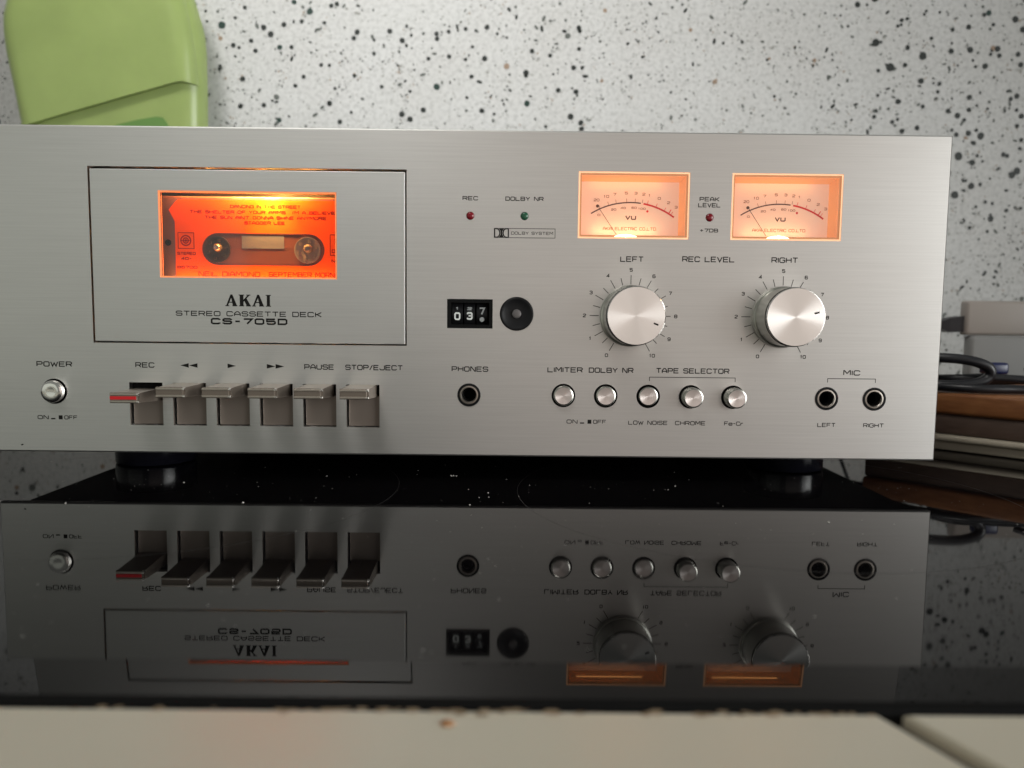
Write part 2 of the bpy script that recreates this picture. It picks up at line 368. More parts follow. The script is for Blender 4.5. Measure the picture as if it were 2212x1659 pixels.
# ------------------------------------------------------------------ setting
WALLY = 330
wall = obj('wall', box(-900, 900, WALLY, WALLY+20, -10, 900), M_wall, None, (0, WALLY, 0), kind='structure')
def blob(bm, x, z, rx, rz, ang, mi, y):
    n = 9 if max(rx, rz) > 1.2 else 6
    ca, sa = math.cos(ang), math.sin(ang)
    vs = []
    for i in range(n):
        t = 2*math.pi*i/n; q = 1+random.uniform(-.10, .10)
        px, pz = rx*q*math.cos(t), rz*q*math.sin(t)
        vs.append(bm.verts.new((x+px*ca-pz*sa, y, z+px*sa+pz*ca)))
    f = bm.faces.new(vs); f.material_index = mi
bm = bmesh.new()
BIG = [(-233.4,326.3,2.21,4),(-157.3,338.8,1.91,4),(-213.3,341.3,1.11,0),(-221.9,332.7,0.91,0),(-197.3,324.8,1.61,0),(-191.4,319.2,1.71,0),(-179.9,327.4,1.41,0),(-208.4,313.6,1.31,0),(-223.9,309.5,1.41,0),(-219.0,307.7,1.01,0),(-204.9,305.3,1.21,0),(-183.8,308.4,1.61,4),(-173.6,308.6,1.31,0),(-164.5,330.3,1.21,0),(-144.7,329.3,1.01,0),(-138.8,343.7,1.21,0),(-134.1,345.2,1.41,0),(-116.7,321.7,1.51,0),(-119.5,316.9,1.31,0),(-102.1,304.1,1.11,0),(-88.4,322.9,1.51,0),(-77.7,315.3,1.51,0),(-74.0,311.1,0.91,0),(-73.7,327.2,0.91,0),(-48.0,321.4,1.31,0),(-47.5,317.2,1.31,0),(-37.4,323.2,1.11,0),(-22.8,325.8,1.11,0),(-13.9,324.4,0.91,0),(-4.4,327.4,1.51,0),(4.6,322.1,0.91,0),(-16.9,310.8,0.91,0),(-37.0,302.6,1.31,0),(-22.7,300.2,1.01,0),(-6.2,301.2,1.61,0),(-55.0,300.4,1.11,0),(-17.6,285.8,1.31,0),(-47.9,276.9,1.81,4),(29.9,289.7,1.71,0),(29.9,287.3,1.21,0),(34.9,307.9,1.31,0),(50.6,304.3,1.11,0),(75.0,327.8,1.41,0),(76.1,325.2,1.21,0),(65.7,320.9,1.61,1),(13.0,295.0,1.71,3),(71.2,294.2,1.41,0),(78.6,294.3,1.01,0),(58.2,275.1,1.41,0),(73.6,274.1,1.51,0),(31.0,263.6,1.61,4),(-8.2,257.0,1.51,0),(-59.4,257.1,1.51,0),(-78.1,253.1,1.71,0),(-71.0,249.0,1.61,0),(-70.9,272.6,1.01,0),(-95.6,276.2,1.11,0),(-122.3,254.2,0.91,0),(-119.4,285.2,1.01,0),(-141.2,261.5,1.51,0),(-132.2,246.1,1.41,0),(-185.2,246.9,1.41,4),(-198.2,259.5,1.31,0),(-187.2,266.4,1.61,1),(-218.7,258.3,1.41,0),(-216.4,281.5,1.51,0),(-236.1,289.6,1.01,0),(-163.3,283.9,1.21,0),(-170.6,276.2,1.11,0),(-147.9,294.0,1.11,0),(-140.9,293.8,0.91,0),(-136.3,274.3,0.91,0),(69.3,253.0,1.71,0),(78.4,247.7,1.61,0),(79.3,242.7,1.41,0),(-170.7,346.3,1.41,4),(47.6,244.2,0.91,0),(-21.4,268.0,0.91,0),(75.6,310.1,1.11,0),(315.7,350.1,1.76,0),(354.8,337.7,1.2,0),(359.4,338.9,1.02,0),(374.0,342.7,0.83,0),(375.5,345.4,0.83,0),(332.0,317.4,1.48,0),(337.6,319.1,0.93,0),(361.1,314.7,1.39,0),(374.8,307.9,2.31,0),(346.9,298.0,2.41,0),(336.6,295.0,1.2,0),(359.7,300.1,1.3,0),(374.3,286.8,1.67,0),(390.6,284.6,1.2,0),(389.5,277.8,1.02,0),(337.1,274.1,1.02,0),(355.4,269.1,1.57,0),(377.2,265.0,1.2,0),(336.5,261.0,1.2,0),(335.0,255.9,1.3,0),(355.6,253.9,1.02,0),(373.2,246.8,1.48,0),(360.1,244.0,1.48,0),(426.1,343.0,1.2,0),(434.5,335.0,1.11,0),(413.3,332.7,1.48,0),(453.4,339.5,1.85,0),(399.3,330.1,1.11,0),(381.4,322.8,1.11,0),(460.5,331.1,1.76,0),(439.5,314.5,1.67,0),(441.5,309.0,1.39,0),(433.7,310.0,1.02,0),(414.5,314.4,1.11,0),(457.6,310.3,1.39,0),(429.5,300.0,1.67,0),(421.3,299.4,0.93,0),(460.6,301.7,1.57,0),(459.0,275.0,1.57,0),(453.7,272.5,1.39,0),(417.5,273.3,1.57,0),(417.7,262.8,1.48,0),(408.1,257.8,1.67,0),(399.6,261.7,1.39,0),(414.3,254.1,1.11,0),(459.6,263.0,1.11,0),(464.2,258.0,1.57,0),(418.6,243.0,1.67,0),(429.5,240.7,2.04,0),(408.1,241.4,1.39,0),(403.8,245.3,1.02,0),(425.4,245.6,1.11,0),(423.8,234.4,1.3,0),(465.4,237.6,1.3,0),(464.6,230.2,1.11,0),(411.3,223.1,2.41,0),(427.4,223.7,1.02,0),(450.6,224.8,1.39,0),(423.3,217.6,1.67,0),(463.4,210.9,2.04,0),(459.4,207.4,2.04,0),(424.0,197.4,1.94,0),(418.6,202.0,0.93,0),(431.6,199.0,1.11,0),(409.7,189.7,2.22,0),(417.6,193.4,0.93,0),(437.3,183.7,1.02,0),(443.5,182.4,1.02,0),(456.3,176.6,1.2,0),(429.1,179.5,0.93,0),(424.6,161.1,1.11,0),(440.6,158.1,0.93,0),(468.8,178.7,1.02,0),(442.5,172.4,0.93,0)]
for x, z, r, mi in BIG: r *= 1.55; blob(bm, x, z, r, r*random.uniform(.92, 1.08), random.uniform(0, 3), mi, WALLY-0.30)
def dens(x): return 1.0+0.5*max(0, (x-300)/150)
for i in range(620):
    x, z = random.uniform(-620, 620), random.uniform(0, 460)
    if -225 < x < 330 and 225 < z < 372: continue
    r = random.choice([1.2, 1.4, 1.6, 1.9, 2.3, 3.2])*random.uniform(.8, 1.1)
    blob(bm, x, z, r, r, 0, random.choice([0, 0, 0, 0, 4, 1]), WALLY-0.28)
for i in range(2900):
    x, z = random.uniform(-620, 620), random.uniform(0, 460)
    if random.random() > dens(x)/1.5: continue
    r = random.uniform(.7, 1.4); e = random.choice([1, 1, 1, 1.6, 2.1])
    blob(bm, x, z, r*e, r, random.uniform(0, 3.1), random.choice([0, 0, 1, 1, 1, 2]), WALLY-0.24)
for i in range(1300):
    x, z = random.uniform(-620, 620), random.uniform(0, 460)
    for j in range(random.choice([2, 3, 4, 5])):     # small smeared groups
        blob(bm, x+random.gauss(0, 2.2), z+random.gauss(0, 2.2), random.uniform(.4, 1.3), random.uniform(.35, .8), random.uniform(0, 3.1), random.choice([1, 1, 2, 0, 3]), WALLY-0.20-0.004*j)
for i in range(9000):
    x, z = random.uniform(-620, 620), random.uniform(0, 460)
    r = random.uniform(.35, .8)
    blob(bm, x, z, r*random.choice([1, 1.5]), r, random.uniform(0, 3.1), random.choice([1, 2, 2]), WALLY-0.14)
for i in range(60):
    x, z = random.uniform(-620, 620), random.uniform(0, 460)
    r = random.uniform(1.2, 2.4); blob(bm, x, z, r, r, 0, 3, WALLY-0.17)
obj('speckles', bm, M_sp, wall, kind='stuff')

# worktop of cream tiles
worktop = obj('worktop', box(-900, 900, -520, WALLY, -40, -5.0), M_grout, None, (0, -100, -5), kind='structure')
def tile(pts, seed=0):
    """bevelled tile from a plan quad"""
    bm = bmesh.new()
    lo = [bm.verts.new((x, y, -5.0)) for x, y in pts]; cx = sum(p[0] for p in pts)/4; cy = sum(p[1] for p in pts)/4
    mid = [bm.verts.new((x, y, -2.8)) for x, y in pts]
    hi = []
    for x, y in pts: hi.append(bm.verts.new((x-math.copysign(1.0, x-cx), y-math.copysign(1.0, y-cy), -2.0)))
    for a, b in ((lo, mid), (mid, hi)):
        for i in range(4): bm.faces.new((a[i], a[(i+1) % 4], b[(i+1) % 4], b[i]))
    bm.faces.new(hi); bmesh.ops.recalc_face_normals(bm, faces=bm.faces)
    return obj('tile', bm, M_tile, worktop, smooth=False)
def jx(k, y): return 96.6+200*k+(-209-y)*0.42
for k in range(-4, 4):
    y0, y1 = -409, -208.9
    tile([(jx(k-1, y0)+2.5, y0), (jx(k, y0)-2.5, y0), (jx(k, y1)-2.5, y1), (jx(k-1, y1)+2.5, y1)])
for k in range(-4, 4):
    y0, y1 = 294, 327
    tile([(100+200*(k-1)+2, y0), (100+200*k-2, y0), (100+200*k-2, y1), (100+200*(k-1)+2, y1)])
# grime along the tile edge
bm = bmesh.new()
for i in range(300):
    x = random.uniform(-110, 93)
    if random.random() > (0.05 if x < -30 else 0.45): continue
    y = -209.1-abs(random.gauss(0, .8)); a = random.uniform(.3, 1.0)
    n_ = 6; ph = random.uniform(0, 3)
    vs = [bm.verts.new((x+a*2.0*math.cos(ph+2*math.pi*j/n_)*random.uniform(.7, 1), y+a*math.sin(ph+2*math.pi*j/n_)*random.uniform(.7, 1), -1.95+0.004*(i % 20))) for j in range(n_)]
    bm.faces.new(vs)
obj('grime', bm, M_stain, worktop, kind='stuff')
bm = bmesh.new(); bmesh.ops.create_icosphere(bm, subdivisions=2, radius=1.0)
for v in bm.verts: v.co = Vector((v.co.x*1.5+6.2, v.co.y*1.3-214.5, max(0, v.co.z*.6)-1.97))
obj('crumb', bm, M_rust, None, (6.2, -214.5, -2), True, label='tiny orange crumb on the cream tile near the cooktop edge', category='crumb')

# ------------------------------------------------------------------ cooktop
hob = thing('cooktop', (30, 40, -3), 'glossy black glass cooktop under the cassette deck, mirroring its front', 'cooktop')
bm = bmesh.new()
X0, X1, Yb, Yf, Ye = -400, 480, 290, -191.7, -205.8
t = math.tan(math.radians(4.8))
prof = [(Yb, -4.5), (Yb, -0.6), (Yb-0.6, 0), (Yf, 0)]
bx_prof = prof+[(Yf, -4.5)]
def extr(prof_, x0, x1):
    bm = bmesh.new(); a = [bm.verts.new((x0, y, z)) for y, z in prof_]; b = [bm.verts.new((x1, y, z)) for y, z in prof_]
    n = len(prof_)
    for i in range(n): bm.faces.new((a[i], a[(i+1) % n], b[(i+1) % n], b[i]))
    bm.faces.new(a); bm.faces.new(b); bmesh.ops.recalc_face_normals(bm, faces=bm.faces); return bm
obj('glass_plate', extr(bx_prof, X0, X1), M_glass, hob)
zb = -(Yf-Ye)*t
obj('bevelled_front_edge', extr([(Yf-0.02, -0.001), (Ye, zb), (Ye-0.02, -4.5), (Yf-0.02, -4.5)], X0, X1), M_glass, hob)
obj('seal_gap_shade', extr([(Ye-0.05, zb-0.02), (Ye-1.0, zb-0.25), (Ye-2.4, zb-0.5), (Ye-2.9, -2.4), (Ye-3.0, -4.9), (Ye-0.05, -4.9)], X0, X1), M_sealshade, hob)  # black strip: sealing, with the gap's shadow put into its colour
for cx, cy, r in ((-135, -20, 103), (130, -20, 108)):
    bm = bmesh.new()
    pts = circ(cx, cy, r, 120)
    ribbon(bm, pts, 0.2, 0, True)
    for v in bm.verts: v.co = Vector((v.co.x, v.co.z, 0.03))
    obj('zone_ring', bm, M_ring, hob)
bm = bmesh.new()
def speck(x, y, r, n=6, h=.35):
    c0 = bm.verts.new((x, y, h*r+.02)); ring = [bm.verts.new((x+r*math.cos(2*math.pi*i/n)*random.uniform(.6, 1.1), y+r*math.sin(2*math.pi*i/n)*random.uniform(.6, 1.1), .02)) for i in range(n)]
    for i in range(n): bm.faces.new((c0, ring[i], ring[(i+1) % n]))
for i in range(520):
    speck(random.uniform(-240, 230), random.uniform(-190, 70), random.choice([.10, .13, .16, .2, .3]))
for x, y, r in ((-10, 12, .7), (-9, 12.2, .6), (-7.6, 11.6, .5), (-92, -46, .6), (2, -46, .45), (9, -24, .45), (9.5, -32, .35), (96, -6, .45), (91, -14, .4), (-163, -50, .55), (-132, -9, .5), (142, -68, .7), (-70, 8, .4)):
    speck(x, y, r, h=.8)
o = obj('dust_specks', bm, M_dust, None, (0, 0, 0), kind='stuff', label='fine pale dust specks scattered over the black glass', category='dust')

# ------------------------------------------------------------------ cassette deck
deck = thing('cassette_deck', (0, 130, 0), 'silver front-loading stereo cassette deck with two lit orange meters on black glass', 'cassette deck')
PB, PT = 12.2, 162.9
bm = box(-215, 215, 24, 268, 13.5, 160)
bx(bm, -215, -213.5, 3.5, 24, 13.5, 160); bx(bm, 213.5, 215, 3.5, 24, 13.5, 160)
bx(bm, -213.5, 213.5, 3.5, 24, 13.5, 15); bx(bm, -213.5, 213.5, 3.5, 24, 158.5, 160)
obj('chassis', bm, M_chassis, deck)
for x in (-169, 164.5):
    for y in (45, 235):
        bm = bmesh.new(); vlathe(bm, x, y, [(0, 0), (18.2, 0), (19.4, .5), (19.8, 1.5), (19.8, 13.4), (0, 13.4)], 48)
        obj('foot', bm, M_foot, deck, smooth=True)

D = dict(x0=-176.2, x1=-30.2, z0=63.9, z1=144.7)
mets = [(48.7, 100.2, 114.5, 144.9), (119.5, 170.4, 114.6, 145.0)]
mets = [(48.8, 100.0, 114.5, 144.9), (119.4, 170.6, 114.5, 144.9)]
slots = [(-160.2+20.33*i, -144.7+20.33*i) for i in range(6)]
SZ0, SZ1 = 25.3, 45.5
BT = [(-195.4, 40.9, 2.6, 5.9), (43.4, 41.4, 2.2, 5.5), (63.3, 41.4, 1.6, 5.5), (83.3, 41.4, .7, 5.5), (103.3, 41.4, 6.2, 5.5), (123.2, 41.4, 7.0, 5.5)]
JK = [(-1.0, 41.2), (167.4, 41.2), (189.9, 41.2)]
LD = [(-0.9, 124.2), (24.1, 124.3), (109.5, 124.6)]
holes = [rect(D['x0'], D['x1'], D['z0'], D['z1'])]+[rect(*m_) for m_ in mets]+[rect(a, b, SZ0, SZ1) for a, b in slots]
holes += [circ(x, z, r, 40) for x, z, _, r in BT]+[circ(x, z, 5.5, 40) for x, z in JK]+[circ(x, z, 1.9, 20) for x, z in LD]
holes += [rect(-11.4, 9.8, 72.4, 86.0), circ(21.0, 79.4, 7.9, 48)]
panel = obj('front_panel', plate(rect(-223.5, 220, PB, PT), holes, 0, 3.4, 0.7), M_panel, deck)
LT = lambda s, x, z, w, h=2.5, st=.46, **k: lettering(panel, s, x, z, w, h, st, **k)
LT('POWER', -194.9, 53.7, 16.6, 2.5)
for x, z in ((-194.5, 28.6), (54.3, 29.1)):
    LT('ON', x-6.6, z, 5.2, 1.9, .33)
    bm = bmesh.new(); poly(bm, rect(x-2.9, x-.9, z-.95, z-.35), -.05); obj('switch_symbol', bm, M_ink, panel)
    bm = bmesh.new(); poly(bm, rect(x+.7, x+2.5, z-.95, z+.95), -.05); obj('switch_symbol', bm, M_ink, panel)
    LT('OFF', x+6.4, z, 6.2, 1.9, .33)
LT('REC', -152.6, 53.7, 9.0); LT('PAUSE', -71.2, 53.6, 14.0); LT('STOP/EJECT', -45.5, 53.6, 27.0)
def arrow(cx, d, n):
    bm = bmesh.new()
    for i in range(n):
        x = cx+(i-(n-1)/2)*4.1
        poly(bm, [(x-2*d, 53.7+1.05), (x-2*d, 53.7-1.05), (x+2*d, 53.7)], -.05)
    obj('arrow_symbol', bm, M_ink, panel)
arrow(-132.1, -1, 2); arrow(-112.0, 1, 1); arrow(-91.6, 1, 2)
LT('REC', -0.9, 132.1, 7.2, 1.9, .36); LT('DOLBY NR', 24.0, 132.1, 17.6, 1.9, .36)
LT('PEAK', 109.2, 132.9, 9.2, 2.0, .36); LT('LEVEL', 109.2, 130.2, 10.4, 2.0, .36); LT('+7DB', 109.3, 118.7, 8.6, 1.7, .33)
LT('LEFT', 74.1, 105.2, 10.9, 2.6); LT('REC LEVEL', 109.6, 105.5, 24.4, 2.6); LT('RIGHT', 145.0, 105.5, 12.4, 2.6)
LT('PHONES', -0.6, 53.4, 17.2, 2.5); LT('LIMITER', 44.0, 53.5, 16.6, 2.5); LT('DOLBY NR', 65.6, 53.5, 21.0, 2.5)
LT('TAPE SELECTOR', 103.9, 53.6, 34.5, 2.5); LT('LOW NOISE', 83.5, 28.9, 18.6, 2.0, .34); LT('CHROME', 103.5, 28.9, 14.4, 2.0, .34)
LT('Fe-Cr', 124.1, 28.9, 9.2, 2.0, .34, gap=.25); LT('MIC', 178.7, 53.5, 8.0, 2.5)
LT('LEFT', 167.9, 28.7, 8.6, 2.0, .34); LT('RIGHT', 190.2, 28.7, 9.8, 2.0, .34)
for pts in ([(83.7, 48.6), (83.7, 50.5), (124.0, 50.5), (124.0, 48.6)], [(167.5, 48.9), (167.5, 50.7), (190.0, 50.7), (190.0, 48.9)]):
    bm = bmesh.new(); ribbon(bm, pts, .3, -.05); obj('bracket_line', bm, M_ink, panel)
# double-D emblem and its box
bm = bmesh.new(); ribbon(bm, [(10.2, 114.4), (38.3, 114.4), (38.3, 118.6), (10.2, 118.6)], .28, -.05, True)
ribbon(bm, [(16.9, 114.6), (16.9, 118.4)], .28, -.048)
obj('emblem_outline', bm, M_inkfaint, panel)
bm = bmesh.new()
def dshape(x0, d):
    pts = [(x0, 114.55), (x0, 118.45), (x0+d*.9, 118.45)]+[(x0+d*(.9+1.5*math.sin(a)), 116.5+1.95*math.cos(a)) for a in [math.pi*k/8 for k in range(1, 8)]]+[(x0+d*.9, 114.55)]
    return pts
K = -.055
for x0, d in ((10.4, 1), (16.7, -1)):
    ribbon(bm, dshape(x0, d), .55, K, True)
poly(bm, [(12.4, 118.5), (14.7, 118.5), (13.8, 117.0), (13.3, 117.0)], K); poly(bm, [(12.4, 114.5), (13.3, 116.0), (13.8, 116.0), (14.7, 114.5)], K)
poly(bm, rect(13.15, 13.95, 115.8, 117.2), K+.002)
obj('emblem', bm, M_ink, panel)
LT('DOLBY SYSTEM', 27.7, 116.5, 19.4, 1.4, .26, m=M_inkfaint)
# dial ticks and numbers round the two level knobs
KN = [(73.9, 79.0, -149), (144.7, 79.2, -149)]
for kx, kz, _ in KN:
    for i in range(21):
        a = math.radians(-150+15*i); s_, c_ = math.sin(a), math.cos(a)
        bm = bmesh.new(); ribbon(bm, [(kx+14.6*s_, kz+14.6*c_), (kx+(18.9 if i % 2 == 0 else 18.0)*s_, kz+(18.9 if i % 2 == 0 else 18.0)*c_)], .30, -.05)
        obj('dial_tick', bm, M_ink, panel)
        if i % 2 == 0:
            num = str(i//2); LT(num, kx+21.3*s_, kz+21.3*c_, 1.5*(1 if len(num) == 1 else 1.9), 1.7, .34)
bm = bmesh.new(); blob(bm, -211.5, 15.4, .7, .35, .2, 0, -.05); obj('scratch', bm, M_ink, panel)

# cassette door
WX0, WX1, WZ0, WZ1 = -144.3, -62.4, 94.4, 134.1
door = obj('cassette_door', plate(rect(D['x0']+.75, D['x1']-.75, D['z0']+.7, D['z1']-1.15), [rect(WX0, WX1, WZ0, WZ1)], -.1, 2.2, .3), M_door, deck)
bm = plate(rect(WX0+.02, WX1-.02, WZ0+.02, WZ1-.02), [rect(WX0+.75, WX1-.75, WZ0+.75, WZ1-.75)], .15, 2.1)
obj('window_rim', bm, M_winedge, door)
obj('window_pane', box(WX0+.76, WX1-.76, .5, 1.4, WZ0+.76, WZ1-.76), M_pane, door)
# well behind the door: an open-topped black tray
bm = box(-177, -29.5, 19.5, 21, 63, 143.5)
bx(bm, -178, -177, 3.6, 21, 63, 143.5); bx(bm, -29.5, -28.5, 3.6, 21, 63, 143.5); bx(bm, -178, -28.5, 3.6, 21, 62, 63)
obj('cassette_well', bm, M_black, deck)
# brand lettering with slab serifs
def serif(bm, ch, x, z, w, h, y):
    q = lambda pts: poly(bm, [(x+a*w, z+b*h) for a, b in pts], y)
    if ch == 'A':
        q([(.08, .07), (.22, .07), (.56, .86), (.44, 1)]); q([(.44, 1), (.60, 1), (.96, .07), (.62, .07)]); q([(.25, .30), (.70, .30), (.70, .38), (.28, .38)])
        q([(0, 0), (.32, 0), (.32, .07), (0, .07)]); q([(.58, 0), (1, 0), (1, .07), (.58, .07)])
    if ch == 'K':
        q([(.08, .07), (.40, .07), (.40, .93), (.08, .93)]); q([(0, 0), (.46, 0), (.46, .07), (0, .07)]); q([(0, .93), (.46, .93), (.46, 1), (0, 1)])
        q([(.38, .36), (.38, .54), (.74, .93), (.90, .93)]); q([(.43, .56), (.64, .72), (1.0, .07), (.66, .07)])
        q([(.60, 0), (1.05, 0), (1.05, .07), (.60, .07)]); q([(.64, .93), (1.0, .93), (1.0, 1), (.64, 1)])
    if ch == 'I':
        q([(.2, .07), (.8, .07), (.8, .93), (.2, .93)]); q([(0, 0), (1, 0), (1, .07), (0, .07)]); q([(0, .93), (1, .93), (1, 1), (0, 1)])
bm = bmesh.new()
for ch, x, w in (('A', -114.4, 5.6), ('K', -108.1, 5.4), ('A', -102.0, 5.6), ('I', -95.6, 2.4)): serif(bm, ch, x, 81.5, w, 5.4, -.15)
obj('maker_lettering', bm, M_ink, door)
lettering(door, 'STEREO CASSETTE DECK', -103.6, 78.0, 67.8, 2.4, .42, -.15)
lettering(door, 'CS-705D', -103.5, 74.5, 35.6, 3.0, .78, -.15, gap=.42)
# bulb above the window, plus added lights that spread its glow
lampm = mat('warm_door_bulb', (1, 1, 1), .5, em=(1.0, 0.20, 0.05), ems=10.0)
bm = box(-106, -96, 2.6, 3.4, 140.6, 141.6); obj('door_lamp', bm, lampm, deck)
def point(name, loc, e, col, r=.0012):
    l = bpy.data.lights.new(name, 'POINT'); l.energy = e; l.color = col; l.shadow_soft_size = r
    o = bpy.data.objects.new(name, l); S.collection.objects.link(o); o.location = Vector(loc)*MM; return o
point('door_bulb_and_fill', (-97, 3.0, 137.5), 0.05, (1.0, .50, .10), .002)
def spot(name, loc, tgt, e, col, ang, r=.0015):
    l = bpy.data.lights.new(name, 'SPOT'); l.energy = e; l.color = col; l.shadow_soft_size = r; l.spot_size = math.radians(ang); l.spot_blend = 1
    o = bpy.data.objects.new(name, l); S.collection.objects.link(o); o.location = Vector(loc)*MM
    o.rotation_euler = (Vector(tgt)-Vector(loc)).to_track_quat('-Z', 'Y').to_euler(); return o
spot('door_bulb_beam', (-95, 2.5, 139.5), (-93, 6.3, 112), 0.5, (1.0, .46, .10), 72)
point('door_bulb_and_fill', (-121, 3.4, 138.5), 0.005, (1.0, .38, .08), .003)  # this and the next: added side lights beyond the bulb itself
point('door_bulb_and_fill', (-77, 3.4, 138.5), 0.005, (1.0, .38, .08), .003)
area('door_fill_strip', Vector((-96, 2.9, 138.5))*MM, Vector((-96, 8, 120))*MM, .034, .002, 0.052, (1.0, .46, .10))  # added strip, widens the bulb's bright pool
area('door_fill_strip', Vector((-103, 4.0, 139.5))*MM, Vector((-103, 9, 108))*MM, .075, .003, 0.028, (1.0, .26, .04))  # added wide strip, evens the red glow across the label
area('door_fill_strip', Vector((-103, 3.2, 93.0))*MM, Vector((-103, 9, 112))*MM, .075, .002, 0.009, (1.0, .40, .12))  # added from below to lift the lower label

# ------------------------------------------------------------------ cassette in the well
cas = thing('cassette', (-99, 10, 78), 'orange labelled audio cassette lit from above behind the door window', 'cassette')
CY = 6.5
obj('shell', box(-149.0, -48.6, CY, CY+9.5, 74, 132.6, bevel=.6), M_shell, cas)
bm = bmesh.new()
lab = [(-139.6, 80), (-56, 80), (-56, 131.0), (-137.6, 131.0), (-138.9, 130.2), (-142.3, 126.2), (-139.6, 120.8)]
stad = [(-119.4+7.4*math.cos(a), 108.2+7.3*math.sin(a)) for a in [math.pi/2+math.pi*k/14 for k in range(15)]]+[(-77.2+7.4*math.cos(a), 108.2+7.3*math.sin(a)) for a in [-math.pi/2+math.pi*k/14 for k in range(15)]]
lb = plate(lab, [stad], CY-.25, CY-.02)
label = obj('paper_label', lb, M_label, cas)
bm = bmesh.new(); poly(bm, stad, CY-.03); ribbon(bm, stad, .35, CY-.30, True)
hub_holes = None
sw = obj('smoked_window', bm, M_stad, cas)
obj('tape_window', box(-108.4, -88.6, CY-.16, CY-.05, 108.6, 114.6), M_cwin, cas)
for hx, mh in ((-119.9, M_matte), (-77.6, M_hub)):
    bm = bmesh.new(); lathe(bm, hx, 108.1, [(6.2, CY-.06), (6.2, CY-.55), (5.4, CY-.6), (4.4, CY-.2), (0, CY-.1)], 36)
    for k in range(6):
        a = math.pi*k/3+.3; x, z = hx+4.3*math.cos(a), 108.1+4.3*math.sin(a); bx(bm, x-.6, x+.6, CY-.9, CY-.15, z-.6, z+.6)
    hb = obj('hub', bm, M_hub if mh is M_hub else M_hubdark, cas, smooth=True)
    bm = bmesh.new(); lathe(bm, hx+.4, 108.8, [(2.0, CY-.2), (1.9, CY-2.0), (1.2, CY-2.8), (0, CY-3.0)], 24)
    obj('spindle', bm, M_spindle if mh is not M_hub else M_hub, hb, smooth=True)
ly = CY-.30
CL = lambda s, x, z, w, h, st=.30, m=M_redink: lettering(label, s, x, z, w, h, st, ly, m, gap=.3)
CL('DANCING IN THE STREET', -97, 128.0, 33, 1.5); CL("THE SHELTER OF YOUR ARMS . I'M A BELIEVER", -97.5, 125.4, 70, 1.5)
CL("THE SUN AIN'T GONNA SHINE ANYMORE", -97, 122.9, 57, 1.5); CL('STAGGER LEE', -97.5, 120.5, 19, 1.5)
CL('NEIL DIAMOND', -114.5, 96.6, 29, 2.3, .34); CL('. SEPTEMBER MORN', -81.5, 96.6, 33, 2.3, .34)
bm = bmesh.new(); ribbon(bm, rect(-138.2, -130.8, 108.3, 115.6), .3, ly, True); obj('logo_frame', bm, M_redink, label)
bm = bmesh.new()
for r_, w_ in ((2.3, .55), (1.2, .5)): ribbon(bm, circ(-134.6, 112, r_, 20), w_, ly, True)
poly(bm, circ(-134.6, 112, .6, 10), ly); ribbon(bm, [(-137, 112), (-132.2, 112)], .3, ly-.002)
obj('eye_logo', bm, M_redink, label)
CL('STEREO', -134.4, 106.0, 8.6, 1.4); CL('40-', -134.5, 103.6, 5, 1.3); CL('86700', -134.2, 99.6, 9.5, 1.3)
bm = bmesh.new(); ribbon(bm, rect(-66.9, -58, 105.8, 115.4), .3, ly, True); obj('logo_frame', bm, M_redink, label)
CL('1', -64.4, 112.4, 1.6, 2.6, .5); CL('DD', -64.4, 107.8, 3.6, 1.6, .3); CL('NR', -64.4, 103.2, 4, 1.3)
bm = bmesh.new(); lathe(bm, -143, 111, [(1.5, CY-.02), (1.3, CY-.1), (0, CY-.05)], 20); obj('screw', bm, M_matte, cas)

